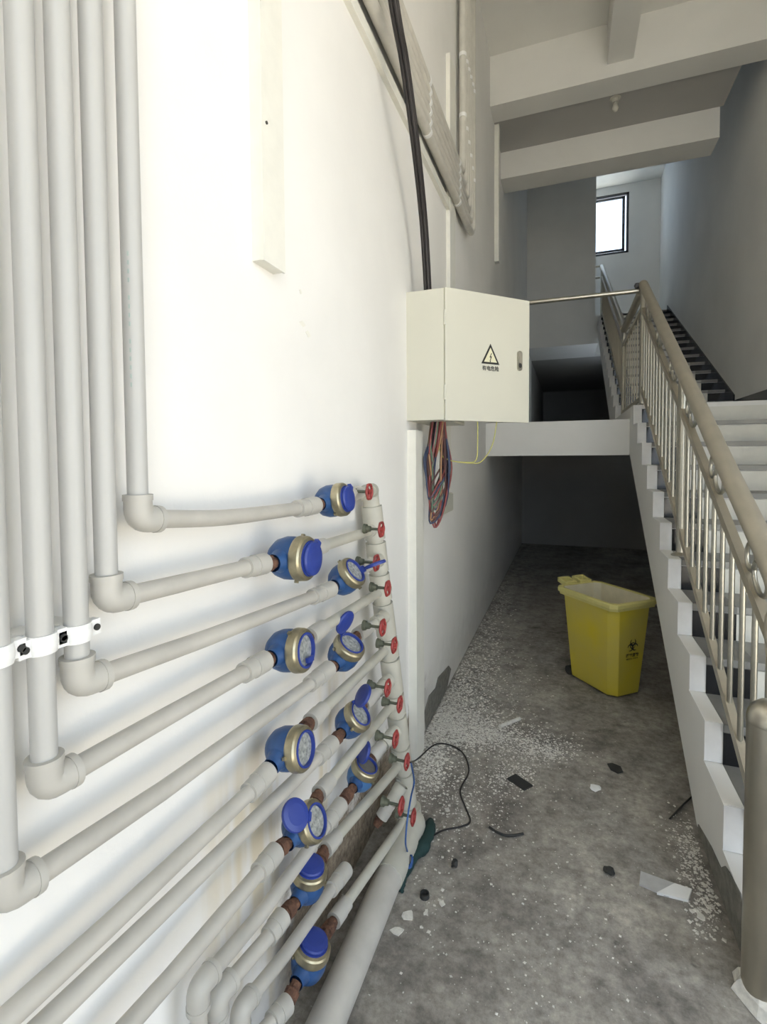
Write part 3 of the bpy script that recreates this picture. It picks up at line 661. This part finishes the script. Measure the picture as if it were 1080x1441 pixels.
for n, (px, py) in mpx.items():
    c = at(0, XB+.004, px, py)
    s_in, s_out = SOCK[n][3], BR[n][0]
    a = (s_out-s_in).normalized()
    el, sw = math.radians(mang[n][0]), math.radians(mang[n][1])
    nrm = V(math.cos(el)*math.cos(sw), -math.cos(el)*math.sin(sw), math.sin(el)); nrm = (nrm-a*nrm.dot(a)).normalized()
    b = nrm.cross(a)
    # centre on the pipe line
    g = thing('water_meter', c, mlab[n], 'water meter', 'water meters on the wall')
    k = msc[n]
    def H(prof): return [(h*k, r*k) for h, r in prof]
    bd = part('body', MB().slathe(c, nrm, H([(-.046, .0), (-.045, .012), (-.038, .027), (-.024, .039), (-.006, .0445), (.01, .0445), (.024, .041)]), 26), M['blue_pale'] if n == 9 else M['blue'], g)
    for s, e_ in ((-1, s_in), (1, s_out)):
        part('tailpiece', MB().slathe(c+a*(s*.022*k), a*s, H([(0, .03), (.012, .0255), (.026, .0195), (.042, .0175)]), 16), M['blue'], bd)
        st = c+a*(s*.06*k)
        if (e_-st).dot(a*s) > .004: part('coupling_nut', nipple(st, e_+(e_-st).normalized()*.004, .0145), M['rust'], g)
    br_ = part('brass_ring', MB().lathe(c, nrm, H([(.022, .041), (.022, .0455), (.026, .0465), (.041, .0455), (.045, .043), (.047, .0365), (.041, .0345), (.041, .03)]), 30), M['brass'], g)
    for kk in range(2):
        aa = math.radians(20+180*kk+25*n); dv = a*math.cos(aa)+b*math.sin(aa); tn = nrm.cross(dv)
        part('lug', MB().obox(c+nrm*(.024*k)+dv*(.047*k), dv*.004, tn*.004, nrm*.004), M['brass'], br_)
    part('dial', MB().lathe(c, nrm, H([(.0415, .035), (.0415, 0)]), 24), M['dial'] if n != 9 else M['darkglass'], g)
    part('dial_rim', MB().lathe(c, nrm, H([(.041, .0365), (.049, .0365), (.0495, .0325), (.042, .0315)]), 26), M['lid'], g)
    if n == 8: part('dial_glass', MB().lathe(c, nrm, H([(.044, .03), (.044, 0)]), 24), M['dial'], g)
    lidprof = lambda cc, ax_: MB().lathe(cc, ax_, H([(0, .001), (0, .0335), (.005, .035), (.009, .033), (.011, .022), (.0115, 0)]), 26)
    if n in (1, 2, 10, 12):
        ld = part('lid', lidprof(c+nrm*(.0495*k), nrm), M['lid'], g)
        hd_ = (a*.6+b*.8).normalized(); part('hinge', MB().obox(c+nrm*(.054*k)+hd_*(.037*k), nrm*.005, hd_*.005, nrm.cross(hd_)*.01), M['lid'], ld)
    elif n == 4:
        part('hinge', MB().obox(c+nrm*(.051*k)-b*(.02*k)*(1 if b.z > 0 else -1)+a*.006, nrm*.004, b*.006, a*.014), M['lid'], g)
    elif n in lidpose:
        hx, ld_, ln_ = lidpose[n]      # hinge direction in (along pipe, across dial), lid direction, lid face normal
        hv = (a*hx[0]+b*hx[1]).normalized(); hp = c+nrm*(.051*k)+hv*(.037*k)
        dl = Vector(ld_).normalized(); ln = Vector(ln_); ln = (ln-dl*ln.dot(dl)).normalized()
        lc = hp+dl*(.036*k); ld = part('lid', lidprof(lc-ln*.005, ln), M['lid'], g)
        part('hinge', MB().obox(hp, hv*.005, nrm*.005, hv.cross(nrm)*.01), M['lid'], ld)

# big pipe on the floor joining the manifold foot
bp = thing('floor_pipe', (.15, 1.4, 0), 'thick grey supply pipe lying on the floor along the wall foot', 'pipe')
foot = axis[-1]
bc = V(.172, 1.88, .05)
bend = smooth_path([V(.155, 1.60, .05), V(.160, 1.78, .05), V(.166, 1.865, .062), foot+V(.004, 0, .0)+V(0, 0, .03), foot+V(0, 0, .1)*.9], 5)
part('pipe', MB().tube([V(.15, .3, .05), V(.155, 1.62, .05)], .048, 28), M['pipe_d'], bp)
part('elbow', MB().tube(bend, [.051]*6+[.05]*5+[.046]*5+[.043]*5, 24), M['manif'], bp)

# ------------------------------------------------------------------ yellow clinical waste bin
A_ = V(1.013, 3.375, 0); fdir = V(.755, .656, 0).normalized(); bdir = V(-.575, .818, 0); bdir = (bdir-fdir*bdir.dot(fdir)*1.0).normalized()
BN = thing('waste_bin', A_+fdir*.125+bdir*.2, 'open yellow plastic waste bin with a black hazard mark under the stairs', 'bin')
W_, D_, H_ = .255, .40, .585
def loop(w0, w1, d0, d1, ch, z):   # chamfered rectangle in bin coordinates (u along front, v backwards)
    P = []
    for (u, v, su, sv) in ((w0, d0, 1, 1), (w1, d0, -1, 1), (w1, d1, -1, -1), (w0, d1, 1, -1)):
        p1, p2 = (u, v+sv*ch), (u+su*ch, v)
        P += [p1, p2] if (su, sv) in ((1, 1), (-1, -1)) else [p2, p1]
    return [A_+fdir*u+bdir*v+V(0, 0, z) for u, v in P]
def skin(loops, close_bottom=True, smooth=False):
    m = MB(); n = len(loops[0])
    for la, lb in zip(loops, loops[1:]):
        for i in range(n): m.poly([la[i], la[(i+1) % n], lb[(i+1) % n], lb[i]], smooth)
    if close_bottom: m.poly(loops[0][::-1])
    return m
q_ = lambda g, z, ch=.035: loop(-g, W_+g, -g, D_+g*.9, ch, z)
part('body', skin([q_(0, .012, .045), q_(.003, .03, .045), q_(.045, H_, .05)]), M['yellow'], BN, .004)
part('liner_wall', skin([q_(-.01, .04), q_(.038, H_+.03)], True), M['binin'], BN)
part('rim', skin([q_(.045, H_-.012), q_(.058, H_-.012), q_(.06, H_+.004), q_(.068, H_+.008), q_(.068, H_+.03), q_(.063, H_+.035), q_(.04, H_+.034), q_(.036, H_)], False), M['binrim'], BN)
# two loop lugs of the lid hinge at the back
for s in (.02, .15):
    o_ = A_+bdir*(D_+.06)+V(0, 0, H_+.02)
    m = MB()
    for u0, u1, v0, v1 in ((s, s+.015, 0, .075), (s+.085, s+.1, 0, .075), (s, s+.1, .06, .075), (s, s+.1, -.01, .01)):
        m.hexa([o_+fdir*u+bdir*v+V(0, 0, z+v*.25) for z in (0, .03) for u, v in ((u0, v0), (u1, v0), (u1, v1), (u0, v1))])
    part('hinge_lug', m, M['binrim'], BN)
for u in (.012, W_-.012):
    wc = A_+fdir*u+bdir*(D_-.005)+V(0, 0, .031)
    part('wheel', MB().cyl(wc-fdir*.014, wc+fdir*.014, .031, 20), M['dark'], BN)
fn = V(fdir.y, -fdir.x, 0); zt = .36
tilt = (V(0, 0, H_-.03)+fn*.042).normalized(); fnn = fdir.cross(tilt)
def face_pt(u, z): return A_+fdir*u+V(0, 0, z)+fn*(.003+.042*(z-.03)/(H_-.03))+fnn*.002
# hazard emblem
em = MB(); ec = face_pt(W_*.52, .335)
def arc(cx, cy, r, a0, a1, w, n=14):
    o1 = []; o2 = []
    for k in range(n+1):
        t = k/n; a = math.radians(a0+(a1-a0)*t); ww = w*(.35+.65*math.sin(math.pi*t))
        o1.append((cx+(r+ww/2)*math.cos(a), cy+(r+ww/2)*math.sin(a))); o2.append((cx+(r-ww/2)*math.cos(a), cy+(r-ww/2)*math.sin(a)))
    for k in range(n): em.poly([ec+fdir*x+tilt*y for x, y in (o1[k], o1[k+1], o2[k+1], o2[k])])
u_ = .022
for a in (90, 210, 330):
    cx, cy = 1.05*u_*math.cos(math.radians(a)), 1.05*u_*math.sin(math.radians(a))
    arc(cx, cy, u_*.95, a+35, a+325, u_*.5)
arc(0, 0, u_*.85, 0, 360, u_*.34, 20)
part('hazard_emblem', em, M['black'], BN)
text_mesh('bin_text', '医疗废物', .026, face_pt(W_*.52, .272), fdir, tilt, M['black'], BN)
text_mesh('bin_text', 'MEDICAL WASTE', .0125, face_pt(W_*.52, .25), fdir, tilt, M['black'], BN)

# ------------------------------------------------------------------ things lying on the floor
def fl(x, y, z=0): return at(2, z, x, y)
w_ = [at(0, xm(1072)+.09, 578, 1073), fl(588, 1068, .12), fl(612, 1048, .03), fl(632, 1048, .006), fl(652, 1060, .006), fl(660, 1085, .006), fl(648, 1112, .006), fl(655, 1135, .006), fl(662, 1155, .006), fl(650, 1163, .006), fl(625, 1168, .01), fl(606, 1178, .02)]
single('loose_cable', MB().tube(smooth_path(w_, 7), .0035, 8), M['cableb'], 'thin black cable looping over the floor from a red valve', 'cable')
w2 = [at(0, xm(1072)+.095, 579, 1075), at(0, .2, 583, 1100), at(0, .21, 579, 1120), at(0, .215, 574, 1150), at(0, .215, 571, 1185), fl(574, 1200, .07), fl(574, 1215, .05), fl(570, 1205, .05)]
single('tie_wire', MB().tube(smooth_path(w2, 7), .0032, 8), M['bluewire'], 'blue wire tied down the front of the manifold foot', 'wire')
gp = [fl(607, 1155, .025), fl(604, 1170, .035), fl(597, 1188, .035), fl(588, 1200, .03), fl(578, 1212, .032), fl(570, 1228, .03), fl(566, 1244, .02), fl(565, 1256, .008)]
cl_ = MB().tube(smooth_path(gp, 5), [.012, .016, .02, .022, .023, .024, .024, .022, .02, .022, .025, .026, .026, .024, .022, .02, .018, .016, .016, .018, .019, .02, .02, .019, .018, .017, .016, .015, .014, .013, .012, .011, .01, .009, .008, .006], 10)
for v in cl_.v: v += V(random.uniform(-.003, .003), random.uniform(-.003, .003), random.uniform(-.002, .003))
single('green_cloth', cl_, M['cloth'], 'twisted dark green cloth strip beside the thick floor pipe', 'cloth')
kn = MB()
for k in range(3):
    c = fl(574, 1212, .055)+V(.0, .004*k, .004*k); P = [c+V(.018*math.cos(a+.4*k), .02*math.sin(a), .012*math.sin(2*a+k)) for a in [2*math.pi*j/14 for j in range(14)]]
    kn.tube(P, .0032, 6, closed=True)
single('wire_knot', kn, M['bluewire'], 'knot of blue wire around the green cloth strip', 'wire')
def slab(name, quad, th, mat, label, cat):
    P = [fl(x, y, .001) for x, y in quad]; return single(name, MB().prism(P, V(0, 0, th)), mat, label, cat)
slab('black_plate', [(714, 1097), (726, 1091), (750, 1107), (738, 1113)], .008, M['dark'], 'flat black plastic rectangle lying on the floor among plaster crumbs', 'plastic piece')
a_, b_ = fl(704, 1022, .011), fl(732, 1011, .011); single('plaster_stick', MB().tube([a_, b_], .0105, 8), M['chips'], 'short pale stick lying on the crumbled plaster', 'stick')
slab('foil_strip', [(902, 1227), (932, 1238), (972, 1252), (970, 1269), (936, 1262), (900, 1246)], .004, M['foil'], 'flat silver white strip of torn packaging near the stair foot', 'packaging')
slab('foil_fold', [(925, 1259), (950, 1246), (974, 1254), (969, 1270)], .009, M['clampw'], 'folded white end of the torn packaging strip', 'packaging')
slab('dark_chip', [(855, 1076), (862, 1075), (874, 1080), (877, 1087), (870, 1089), (860, 1084)], .006, M['dark'], 'dark oval leaf-like scrap on the bare floor', 'scrap')
def blob(name, c, r, mat, label, cat, seed):
    rnd = random.Random(seed); bm = bmesh.new(); bmesh.ops.create_icosphere(bm, subdivisions=2, radius=1)
    for v in bm.verts: v.co *= rnd.uniform(.7, 1.15); v.co = Vector((v.co.x*r[0], v.co.y*r[1], v.co.z*r[2]))
    zmin = min(v.co.z for v in bm.verts)
    for v in bm.verts: v.co.z -= zmin
    me = bpy.data.meshes.new(name); bm.to_mesh(me); bm.free(); me.materials.append(mat)
    o = link(name, me, c); return tag(o, label, cat)
blob('pebble', fl(640, 1219), (.013, .02, .012), M['dark'], 'dark brown pebble beside the green cloth', 'pebble', 1)
blob('crumpled_scrap', fl(857, 1228), (.022, .022, .008), M['dark'], 'crumpled black scrap in the middle of the floor', 'scrap', 2)
blob('paper_scrap', fl(838, 1110), (.025, .03, .006), M['clampw'], 'small crumpled white paper on the floor', 'paper', 4)
cap = fl(598, 1262); single('bottle_cap', MB().lathe(cap, (0, 0, 1), [(0, .017), (.014, .016), (.014, .012), (.004, .012), (.004, 0)], 18), M['dark'], 'small round black cap lying near the floor pipe', 'cap')
single('twig', MB().tube(smooth_path([fl(689, 1164, .006), fl(700, 1171, .006), fl(716, 1176, .006), fl(737, 1173, .006)], 5), .0045, 6), M['dark'], 'thin curved dark twig on the open floor', 'twig')
single('thin_rod', MB().tube([fl(943, 1152, .006), fl(962, 1132, .006), fl(983, 1113, .006)], .0035, 6), M['dark'], 'thin black rod lying against the stair side', 'rod')

# plaster crumbs: nobody could count them
def crumbs(name, spots, label, seed, dens=3.2, sz=1.05):
    rnd = random.Random(seed); m = MB()
    for (px, py, sx, sy, n, smin, smax) in spots:
        for _ in range(int(n*dens)):
            x, y = rnd.gauss(px, sx), rnd.gauss(py, sy)
            if y < 700: continue
            p = fl(x, y)
            if p.x < .012 or p.x > 1.23 or (p.y < 2.0 and p.x < .22): continue
            s = sz*(smin+(smax-smin)*rnd.random()**3); a = rnd.uniform(0, 6.28); h = s*rnd.uniform(.25, .6)
            u = V(math.cos(a), math.sin(a), rnd.uniform(-.2, .2)); w = V(-math.sin(a)*rnd.uniform(.5, 1), math.cos(a)*rnd.uniform(.5, 1), rnd.uniform(-.2, .2))
            base = [p+u*s+V(0, 0, .0005), p+w*s+V(0, 0, .0005), p-u*s*.8+V(0, 0, .0005), p-w*s+V(0, 0, .0005)]
            for q in base: q.z = max(q.z, .0004)
            top = p+V(rnd.uniform(-.3, .3)*s, rnd.uniform(-.3, .3)*s, h)
            for i in range(4): m.poly([base[i], base[(i+1) % 4], top])
    o = single(name, m, M['chips'], label, 'rubble'); o['kind'] = 'stuff'; return o
crumbs('plaster_crumbs', [(612, 1010, 16, 24, 700, .002, .012), (640, 975, 22, 30, 800, .002, .011), (655, 1020, 34, 18, 900, .002, .011), (690, 1035, 40, 10, 600, .002, .009), (668, 930, 22, 24, 450, .002, .012), (700, 960, 35, 30, 260, .002, .009), (690, 870, 12, 26, 260, .003, .016), (708, 835, 8, 14, 100, .003, .014), (762, 1055, 26, 10, 420, .002, .009), (610, 1075, 16, 22, 420, .002, .011), (720, 1090, 20, 14, 220, .002, .008), (650, 1120, 45, 40, 260, .002, .008), (600, 1250, 20, 40, 22, .002, .009)], 'white plaster crumbs strewn along the foot of the left wall', 5)
crumbs('plaster_crumbs', [(975, 1205, 12, 26, 330, .002, .012), (995, 1270, 12, 26, 300, .002, .014), (965, 1175, 14, 14, 120, .002, .009)], 'grey plaster crumbs strewn along the foot of the stair side', 6, 1.6, .8)
crumbs('floor_grit', [(800, 1150, 110, 120, 300, .0015, .006), (760, 1330, 150, 80, 160, .0015, .006), (720, 1250, 110, 90, 140, .0015, .007)], 'loose white specks of grit scattered over the bare floor', 9, .8, 1.2)
for k, (x, y, s) in enumerate(((630, 1140, .018), (575, 1290, .03), (622, 1272, .018), (600, 1285, .016), (560, 1310, .03), (930, 1150, .012), (985, 1290, .02))):
    rnd = random.Random(40+k); p = fl(x, y); P = [p+V(s*rnd.uniform(.3, .9)*math.cos(a), s*rnd.uniform(.35, 1.0)*math.sin(a), .0005) for a in [i*6.283/9 for i in range(9)]]
    single('plaster_flake', MB().prism(P, V(0, 0, .003)), M['chips'], 'loose white flake of plaster lying on the floor', 'flake', 'loose plaster flakes')

# lamp holder on the slab between the beams
lh = thing('lamp_holder', (1.15, 5.46, 4.9), 'bare lamp holder on the ceiling slab behind the deep beam', 'lamp')
part('base', MB().lathe((1.15, 5.46, 5.0), (0, 0, -1), [(0, .05), (.02, .05), (.025, .03), (.06, .028), (.06, 0)], 18), M['lampw'], lh)
part('bulb', MB().slathe((1.15, 5.46, 4.94), (0, 0, -1), [(0, .015), (.02, .02), (.05, .03), (.075, .022), (.085, 0)], 16), M['lampw'], lh)
